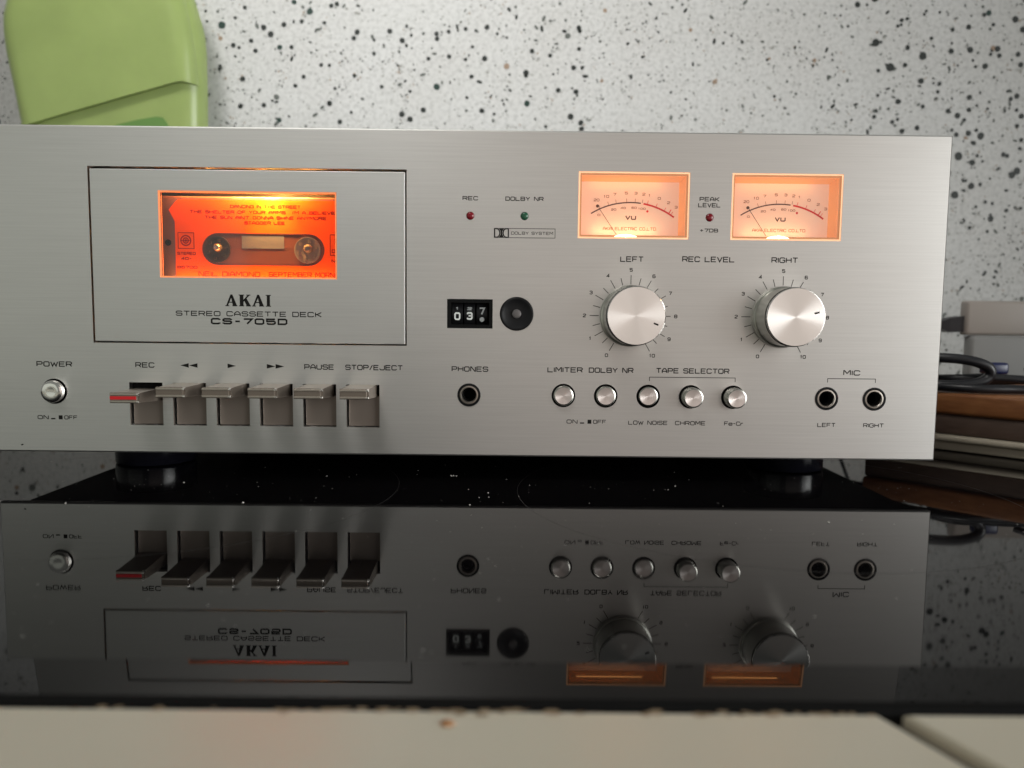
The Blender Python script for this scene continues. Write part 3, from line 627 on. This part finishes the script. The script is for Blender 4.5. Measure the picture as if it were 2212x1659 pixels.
# ------------------------------------------------------------------ level meters
def meter(x0, x1, z0, z1, right):
    mx_ = (x0+x1)/2
    fr = plate(rect(x0+.02, x1-.02, z0+.02, z1-.02), [rect(x0+1.5, x1-1.5, z0+1.7, z1-1.5)], .9, 3.0)
    root = obj('vu_meter', fr, M_vuframe, deck, label='right lit meter' if right else 'left lit meter')
    obj('lit_rim', plate(rect(x0+.05, x1-.05, z0+.05, z1-.05), [rect(x0+.75, x1-.75, z0+.8, z1-.75)], .1, .88), M_vuedge, root)
    # tapering surround down to the card
    bm = bmesh.new()
    a = rect(x0+1.5, x1-1.5, z0+1.7, z1-1.5); b = rect(x0+2.2, x1-3.2, z0+2.0, z1-3.2)
    A = [bm.verts.new((x, 3.01, z)) for x, z in a]; B = [bm.verts.new((x, 8.2, z)) for x, z in b]
    for i in range(4): bm.faces.new((A[i], A[(i+1) % 4], B[(i+1) % 4], B[i]))
    obj('sloping_surround', bm, M_vuframe, root)
    obj('scale_card', box(x0+1.5, x1-1.5, 8.2, 8.8, z0+1.2, z1-1.5), M_vuface, root)
    y = 8.12
    cx, cz, R = mx_-.6, 97.2, 35.0
    cx = mx_-.3
    pt = lambda a, r: (cx+r*math.sin(math.radians(a)), cz+r*math.cos(math.radians(a)))
    bm = bmesh.new(); ribbon(bm, [pt(a, R) for a in range(-32, 9, 2)], .55, y); obj('scale_arc', bm, M_vuink, root)
    bm = bmesh.new(); ribbon(bm, [pt(a, R) for a in range(10, 37, 2)], .8, y)
    ribbon(bm, [pt(31, R), pt(31, R+2.2)], .4, y+.01); poly(bm, circ(*pt(14.5, R-3.0), .55, 12), y); obj('red_scale_arc', bm, M_vured, root)
    for a_, s_ in ((-24, '20'), (-17, '10'), (-11, '7'), (-3, '5'), (3.5, '3'), (9, '2'), (13, '1'), (20, '0'), (27, '2'), (33, '3')):
        bm = bmesh.new(); ribbon(bm, [pt(a_, R+.3), pt(a_, R+1.9)], .22, y); obj('scale_tick', bm, M_vuink2 if a_ < 10 else M_vured, root)
        p = pt(a_, R+4.4); lettering(root, s_, p[0], p[1], 1.2*len(s_)+.3, 1.3, .25, y, M_vuink2)
    for a_, s_ in ((-27, '0'), (-14, '20'), (-6, '40'), (3, '60'), (9.5, '100')):
        p = pt(a_, R-2.4); lettering(root, s_, p[0], p[1], 1.1*len(s_)+.3, 1.0, .22, y, M_vuink2)
    lettering(root, 'VU', mx_-.1, 125.2, 5.2, 2.1, .5, y, M_vuink, gap=.35)
    lettering(root, 'AKAI ELECTRIC CO.,LTD.', mx_-.4, 120.0, 25.5, 1.5, .26, y, M_vuink2)
    bm = bmesh.new(); tube(bm, [(mx_-7.0, 6.6, 117.2), (mx_-15.4, 6.6, 129.4)], .13, 6); obj('needle', bm, M_vuink, root)
    bm = bmesh.new(); poly(bm, circ(mx_-16.0, 130.2, .75, 10), 6.6); r_ = bmesh.ops.extrude_face_region(bm, geom=bm.faces[:]); bmesh.ops.translate(bm, vec=(0, .2, 0), verts=[v for v in r_['geom'] if isinstance(v, bmesh.types.BMVert)])
    obj('needle_tip', bm, M_vuink, root)
    bm = bmesh.new(); poly(bm, [(mx_-3.4+5.2*math.cos(a), z0+.95+1.15*math.sin(a)*abs(math.sin(a))**.3) for a in [math.pi*k/16 for k in range(17)]], .78)
    r_ = bmesh.ops.extrude_face_region(bm, geom=bm.faces[:]); bmesh.ops.translate(bm, vec=(0, .1, 0), verts=[v for v in r_['geom'] if isinstance(v, bmesh.types.BMVert)])
    bmesh.ops.recalc_face_normals(bm, faces=bm.faces); obj('lamp', bm, M_bulb, root)
    obj('window_pane', box(x0+.8, x1-.8, .35, .75, z0+.85, z1-.8), M_pane, root)
    point('meter_glow', (mx_-3.2, .55, z0+1.7), .0011, (1.0, .62, .28), .0006)
    area('meter_light', Vector((mx_-3, 4.2, z0+2.0))*MM, Vector((mx_-3, 7.8, z0+22))*MM, .030, .002, .0021 if not right else .0015, (1.0, .55, .26))
    area('meter_light', Vector((mx_-3, 4.2, z1-2.4))*MM, Vector((mx_-3, 7.5, z1-12))*MM, .034, .002, .0009, (1.0, .45, .14))
meter(*mets[0], False); meter(*mets[1], True)

# ------------------------------------------------------------------ rotary knobs
for (kx, kz, _), ang, lab_ in zip(KN, (112, 78), ('left level knob', 'right level knob')):
    bm = bmesh.new(); lathe(bm, kx, kz, [(0, -.2), (13.9, -.2), (14.2, -.6), (14.2, -2.2), (13.9, -2.7), (13.35, -2.9), (13.3, -16.0)], 96)
    kb = obj('level_knob', bm, M_side, deck, smooth=True, label=lab_)
    bm = bmesh.new(); lathe(bm, kx, kz, [(13.3, -16.01), (12.7, -16.2), (12.7, -16.7), (13.1, -16.9)], 96); obj('knob_groove', bm, M_groove, kb, smooth=True)
    bm = bmesh.new(); lathe(bm, kx, kz, [(13.1, -16.91), (13.12, -17.6), (12.75, -18.0)], 96); obj('knob_lip', bm, M_chrome, kb, smooth=True)
    bm = bmesh.new(); lathe(bm, kx, kz, [(12.75, -18.01), (6, -17.93), (0.9, -17.86), (0, -17.86)], 96); obj('knob_face', bm, M_spun, kb, (kx, -18, kz), True)
    a = math.radians(ang); s_, c_ = math.sin(a), math.cos(a)
    bm = bmesh.new(); ribbon(bm, [(kx+8.4*s_, kz+8.4*c_), (kx+10.6*s_, kz+10.6*c_)], .75, -18.12); obj('pointer_mark', bm, M_ink, kb)

# push buttons
for i, (x, z, pr, hr) in enumerate(BT):
    br = 4.7 if i else 5.2
    bm = bmesh.new(); lathe(bm, x, z, [(br, 3.6), (br, -pr+.7), (br-.25, -pr+.2), (br-.75, -pr)], 48)
    b = obj('push_button', bm, M_side if i else M_chrome, deck, smooth=True, **({'label': 'power button'} if i == 0 else {}))
    if i == 0:
        bm = bmesh.new(); lathe(bm, x, z, [(br-.75, -pr-.005), (3.6, -pr-.35), (1.8, -pr-.15), (0, -pr)], 48)
    else:
        bm = bmesh.new(); lathe(bm, x, z, [(br-.75, -pr-.005), (2.5, -pr+.12), (0, -pr+.2)], 48)
    obj('button_face', bm, M_spunb if i else M_chrome, b, (x, -pr, z), True)
    bm = bmesh.new(); lathe(bm, x, z, [(hr+.05, 3.3), (hr+.05, -.06), (hr-.12, -.10), (hr-.25, .4), (br+.06, 3.0), (br+.06, 3.3)], 48)
    obj('button_collar', bm, M_matte, b)
    bm = plate(rect(x-7, x+7, z-7, z+7), [circ(x, z, br+.05, 40)], 3.5, 4.2)
    obj('button_well', bm, M_matte, b)
# transport keys
for i, (a, b) in enumerate(slots):
    cx = (a+b)/2; dz = -2.7 if i == 0 else 0
    z1, z0 = 45.4+dz, 40.7+dz; w = 6.45
    # lever: tapering body from the slot to the front bar
    bm = bmesh.new()
    pr = [(-19.4, z0+.25), (-19.4, z1-.25), (-10, z1-.1), (3.2, z1+.1 if i else z1-.2), (3.2, z0-1.3), (-10, z0-.4)]
    A = [bm.verts.new((cx-w+.2, y, z)) for y, z in pr]; B = [bm.verts.new((cx+w-.2, y, z)) for y, z in pr]; n_ = len(pr)
    for k in range(n_):
        f = bm.faces.new((A[k], A[(k+1) % n_], B[(k+1) % n_], B[k])); f.material_index = 1 if k in (1, 2) else 0
    bm.faces.new(A); bm.faces.new(B); bmesh.ops.recalc_face_normals(bm, faces=bm.faces)
    kk = obj('transport_key', bm, [M_keyside, M_key], deck, **({'label': 'lowered key with a red stripe'} if i == 0 else {}))
    bm = box(cx-w, cx+w-.9, -20.6, -19.41, z0, z1, bevel=.25)
    zc = (z0+z1)/2
    obj('key_face', bm, M_keyside, kk)
    for q in (z1-.75, z0+.75):
        bm = box(cx-w+.1, cx+w-1.0, -20.95, -20.55, q-.45, q+.45, bevel=.15); obj('key_ridge', bm, M_key, kk)
        bm = box(cx+w-1.15, cx+w, -21.0, -19.42, q-.5, q+.5, bevel=.2); obj('key_end', bm, M_chrome, kk)
    if i == 0:
        bm = box(cx-w+.15, cx+w-1.2, -20.85, -20.5, zc-.75, zc+.75, bevel=.1); obj('red_stripe', bm, M_redstripe, kk)
    # plate that fills the slot below the key
    bm = box(a-.5, b+.5, 2.6 if i else 3.0, 3.9, SZ0-.3, z0-1.5, bevel=.15)
    bmesh.ops.delete(bm, geom=[], context='VERTS')
    obj('slot_plate', box(a+.7, b-.25, 2.2, 3.6, SZ0+.35, z0-.9, bevel=.2), M_keyplate, deck)
    obj('slot_back', box(a-1, b+1, 4.2, 5.0, SZ0-1, SZ1+1), M_matte, deck)
# sockets
for i, (x, z) in enumerate(JK):
    bm = bmesh.new(); lathe(bm, x, z, [(5.5, .05), (5.4, -.35), (4.75, -.4), (4.6, .3)], 48)
    j = obj('jack_socket', bm, M_black, deck, smooth=True)
    bm = bmesh.new(); lathe(bm, x, z, [(4.6, .31), (4.3, -.15), (3.7, -.2), (3.35, .2), (3.3, 3.0)], 48); obj('metal_sleeve', bm, M_sleeve, j, smooth=True)
    bm = bmesh.new(); lathe(bm, x, z, [(3.3, 3.01), (2.6, 3.2), (2.4, 8), (0, 8)], 32); obj('socket_hole', bm, M_matte, j)
# indicator lamps
for i, (x, z) in enumerate(LD):
    bm = bmesh.new(); lathe(bm, x, z, [(1.85, 1.2), (1.8, .1), (1.5, -.35), (.9, -.6), (0, -.7)], 28)
    obj('indicator_light', bm, M_grnled if i == 1 else M_redled, deck, smooth=True, label=('dark red lens', 'green lens', 'dark red lens')[i])
# tape counter
bm = plate(rect(-11.35, 9.75, 72.45, 85.95), [rect(-9.6, 8.2, 74.2, 84.3)], .15, 3.2)
ct = obj('tape_counter', bm, M_matte, deck)
for i, (x, s_, zz, m_) in enumerate(((-6.7, '0', 78.0, M_white), (-1.0, '3', 78.2, M_white), (4.8, '7', 80.4, M_whitedim))):
    bm = bmesh.new(); r_ = 7.5; seg = 24
    ring = [(1.6+r_-r_*math.cos(math.pi*(k/seg-.5)), 79.3+r_*math.sin(math.pi*(k/seg-.5))) for k in range(seg+1)]
    A = [bm.verts.new((x-2.5, y, z)) for y, z in ring]; B = [bm.verts.new((x+2.5, y, z)) for y, z in ring]
    for k in range(seg): bm.faces.new((A[k], A[k+1], B[k+1], B[k]))
    bm.faces.new(A); bm.faces.new(B); bmesh.ops.recalc_face_normals(bm, faces=bm.faces)
    wh = obj('digit_wheel', bm, M_black, ct, smooth=True)
    lettering(ct, s_, x, zz, 2.9, 3.6, .75, 1.35, m_, name='digit')
    nx = '1' if s_ == '0' else ('2' if s_ == '3' else '6')
    if i < 2: lettering(ct, nx, x, 81.6, 2.4, 1.5, .5, 1.4, M_whitedim, name='digit')
    else: bm = bmesh.new(); poly(bm, circ(x, 76.6, 1.1, 12), 1.35); obj('digit', bm, M_whitedim, ct)
bm = bmesh.new(); lathe(bm, 21, 79.4, [(7.85, 2), (7.8, -.1), (7.3, -.5), (6.6, -.5), (6.2, -.2), (2.6, -.1), (0, -.1)], 56)
rb = obj('counter_reset_button', bm, M_black, deck, smooth=True)
bm = bmesh.new(); lathe(bm, 21, 79.4, [(2.1, -.11), (2.0, -.9), (1.4, -1.1), (0, -1.1)], 28); obj('reset_stud', bm, M_greydot, rb, smooth=True)

# ------------------------------------------------------------------ lime green container
can = thing('green_container', (-312, 311, 150), 'lime green plastic container with a slanted lid edge behind the deck', 'container')
def shell(zs, zlow, grow, yf, yb, m, name, inner=False):
    """rounded-rectangle sections; zs: (z, left, right); zlow(x): optional lower trim"""
    bm = bmesh.new(); rings = []
    for z, l, r in zs:
        l -= grow; r += grow; rc = 17; pts = []
        for (cx, cy, a0) in ((r-rc, yf+rc, -90), (r-rc-20, yb-3, 0), (l+rc, yb-3, 90), (l+rc, yf+rc, 180)):
            for k in range(9):
                a = math.radians(a0+90*k/8); rr = rc if cy < yb-10 else 3
                ox = (cx+(rc-3) if a0 == 0 else cx-(rc-3)) if cy > yb-10 else cx
                pts.append((ox+rr*math.cos(a), cy+rr*math.sin(a)))
        # subdivide the front run so a slanted edge stays smooth
        front_l, front_r = pts[-1], pts[0]
        extra = [(front_l[0]+(front_r[0]-front_l[0])*k/12, front_l[1]) for k in range(1, 12)]
        pts = pts+extra
        ring = []
        for x, y in pts:
            zz = max(z, zlow(x)) if zlow else z
            ring.append(bm.verts.new((x, y, zz)))
        rings.append(ring)
    n_ = len(rings[0])
    for A, B in zip(rings, rings[1:]):
        for i in range(n_):
            j = (i+1) % n_
            try: bm.faces.new((A[i], A[j], B[j], B[i]))
            except ValueError: pass
    bm.faces.new(rings[-1])
    if not zlow: bm.faces.new(rings[0])
    bmesh.ops.recalc_face_normals(bm, faces=bm.faces)
    return bm
body = [(150, -378.2, -243), (208.0, -385.7, -240.5), (233.6, -390.0, -239.2), (265.5, -395.3, -238.8), (293.2, -399.6, -238.8), (306.0, -401.2, -239.6), (314.5, -401.7, -241.0), (346.5, -398.5, -250.0)]
obj('body', shell(body, None, 0, 292, WALLY-.6, M_green, 'body'), M_green, can, smooth=True)
def slant(x):
    if x > -253: return 267.0-(x+253)*0.10
    return 232.3+max(-.1, min(1, (x+377.3)/(-253+377.3)))*34.7
bm = bmesh.new()
# lid: front skin following the slanted lower edge, 3 mm proud of the body, with a return lip
def sil(z):
    zs_ = [232.9, 264.7, 292.3, 305.0, 317.7, 355.9]; ls = [-389.8, -395.1, -399.9, -400.9, -400.9, -390.3]; rs = [-241.5, -241.8, -243.0, -244.5, -246.5, -256.0]
    for a in range(5):
        if z <= zs_[a+1]:
            t_ = max(0, (z-zs_[a])/(zs_[a+1]-zs_[a])); return ls[a]+(ls[a+1]-ls[a])*t_, rs[a]+(rs[a+1]-rs[a])*t_
    return ls[-1], rs[-1]
NU, NV = 48, 26
grid = []
for v in range(NV+1):
    row = []
    for u in range(NU+1):
        s_ = u/NU
        # parameter round the front: side, corner, front, corner, side
        def px(l, r, s_):
            rc = 14; wid = r-l-2*rc; side = 22; arc = math.pi/2*rc; tot = 2*side+2*arc+wid; d = s_*tot
            yf = 287.0
            if d < side: return l, yf+rc+side-d
            d -= side
            if d < arc: a = d/rc; return l+rc-rc*math.cos(a), yf+rc-rc*math.sin(a)
            d -= arc
            if d < wid: return l+rc+d, yf
            d -= wid
            if d < arc: a = d/rc; return r-rc+rc*math.sin(a), yf+rc-rc*math.cos(a)
            d -= arc; return r-d*.35, yf+rc+d
        l0, r0 = sil(262); x0_, _ = px(l0, r0, s_)
        zl = slant(x0_); z = zl+(352-zl)*(v/NV)
        l, r = sil(z); x, y = px(l, r, s_); row.append((x, y, z))
    grid.append(row)
V = [[bm.verts.new(p) for p in row] for row in grid]
inner0 = [bm.verts.new((x+(3 if x < -290 else -3)*(1 if (x < -370 or x > -252) else 0), y+4.6, z+.2)) for x, y, z in grid[0]]
for a, b in zip([inner0]+V, V):
    for i in range(NU): bm.faces.new((a[i], a[i+1], b[i+1], b[i]))
bm.faces.new(V[-1])
bmesh.ops.recalc_face_normals(bm, faces=bm.faces)
obj('slanted_lid', bm, M_green, can, smooth=True)
bm = bmesh.new()
pts = [(-320.8, 222.9), (-308.0, 232.3), (-291.0, 236.5), (-275.0, 239.3), (-269.6, 238.5), (-265.9, 233.6), (-263.3, 222.9)]
poly(bm, pts, 291.6); r_ = bmesh.ops.extrude_face_region(bm, geom=bm.faces[:]); bmesh.ops.translate(bm, vec=(0, 1.0, 0), verts=[v for v in r_['geom'] if isinstance(v, bmesh.types.BMVert)])
bmesh.ops.recalc_face_normals(bm, faces=bm.faces)
obj('thumb_grip', bm, M_green2, can)

# ------------------------------------------------------------------ clutter to the right
def rbox(cx, cy, hw, hl, z0, z1, ang, bev, m, name, label, cat, **kw):
    bm = box(-hw, hw, -hl, hl, z0, z1, bevel=bev, seg=3)
    bmesh.ops.rotate(bm, cent=(0, 0, 0), matrix=Matrix.Rotation(ang, 3, 'Z'), verts=bm.verts)
    bmesh.ops.translate(bm, vec=(cx, cy, 0), verts=bm.verts)
    return obj(name, bm, m, None, (cx, cy, z0), True, label=label, category=cat, **kw)
A_ = math.radians(42)
rbox(374, 105, 75, 105, 22.6, 35.6, A_, 2.2, M_wood, 'wooden_board', 'orange-brown wooden board on top of the stack right of the deck', 'board')
rbox(376, 106, 75, 105, 10.4, 22.4, A_, 1.2, M_wood2, 'dark_board', 'dark brown board in the middle of the stack right of the deck', 'board')
bm = box(-72, 72, -102, 102, .3, 6.0, bevel=1.5, seg=3); bx(bm, -76, 76, -106, 106, 6.02, 10.2, bevel=1.8, seg=3)
bmesh.ops.rotate(bm, cent=(0, 0, 0), matrix=Matrix.Rotation(A_, 3, 'Z'), verts=bm.verts); bmesh.ops.translate(bm, vec=(375, 105, 0), verts=bm.verts)
obj('serving_tray', bm, M_tray, None, (375, 105, 0), True, label='cream rimmed tray at the bottom of the stack on black glass', category='tray')
ad = thing('power_adapter', (400, 262, 67.5), 'white plug adapter block with a black plug, behind the cables at right', 'adapter')
obj('adapter_body', box(374, 460, 240, 251, 67.6, 94.5, bevel=2.5, seg=3), M_adapter, ad, smooth=True)
pb = thing('black_plug', (366, 250, 72), 'small black plug pushed into the white adapter block', 'plug')
bm = bmesh.new()
A1 = [bm.verts.new(p) for p in ((373.8, 243, 70), (373.8, 257, 70), (373.8, 257, 82.5), (373.8, 243, 82.5))]
B1 = [bm.verts.new(p) for p in ((364, 245, 69.6), (364, 255, 69.6), (364, 255, 81), (364, 245, 81))]
C1 = [bm.verts.new(p) for p in ((356, 247.5, 73.5), (356, 252.5, 73.5), (356, 252.5, 77), (356, 247.5, 77))]
for a, b in ((A1, B1), (B1, C1)):
    for i in range(4): bm.faces.new((a[i], a[(i+1) % 4], b[(i+1) % 4], b[i]))
bm.faces.new(A1); bm.faces.new(C1); bmesh.ops.recalc_face_normals(bm, faces=bm.faces)
obj('plug_body', bm, M_cable, pb)
bm = bmesh.new(); tube(bm, spline([(357, 250, 75), (345, 251, 73.5), (325, 252, 72), (300, 255, 60), (285, 262, 20), (283, 270, 3)]), 1.4, 8); obj('plug_cord', bm, M_cable, pb, smooth=True)
bm = box(377, 470, 237, 249, 0.1, 67.3, bevel=3, seg=3)
obj('storage_box', bm, M_box, None, (410, 260, -3), True, label='pale grey box under the white adapter block at the right edge', category='box')
CB = 'black cables heaped on the boards'
def cable(name, pts, r, label, **kw):
    bm = bmesh.new(); tube(bm, spline(pts), r, 10)
    return obj(name, bm, M_cable, None, Vector(pts[0]), True, label=label, category='cable', group=CB, **kw)
cable('cable', [(248, 150, 54), (270, 112, 56), (290, 100, 55.5), (303, 97, 51.5), (305, 98, 45.5), (296, 99, 41), (275, 105, 39.6), (255, 130, 39.4)], 3.1, 'thick black cable rising in an open loop beside the deck panel')
cable('cable', [(262, 120, 39), (290, 92, 38.8), (320, 88, 38.8), (350, 82, 38.8), (400, 90, 38.8)], 2.7, 'black cable lying flat along the near edge of the wooden board')
cable('cable', [(262, 150, 40), (288, 108, 43.5), (310, 104, 44.4), (340, 98, 43.0), (400, 110, 40)], 2.6, 'dark cable resting on the flat one, below the blue connector')
cable('cable', [(262, 190, 39), (300, 150, 39), (330, 132, 40), (352, 128, 41), (420, 150, 39)], 2.4, 'black cable farthest back on the wooden board')
bm = box(308, 322.5, 106, 114, 46.2, 53.4, bevel=1.8, seg=3)
obj('blue_connector', bm, M_blue, None, (315, 110, 46), True, label='dark blue connector lying among the black cables', category='connector')
cable('cable', [(330, 104, 48.5), (336, 100, 50), (346, 98, 49), (365, 104, 45), (400, 130, 40)], 2.2, 'short black lead at the right frame edge beside the blue connector')
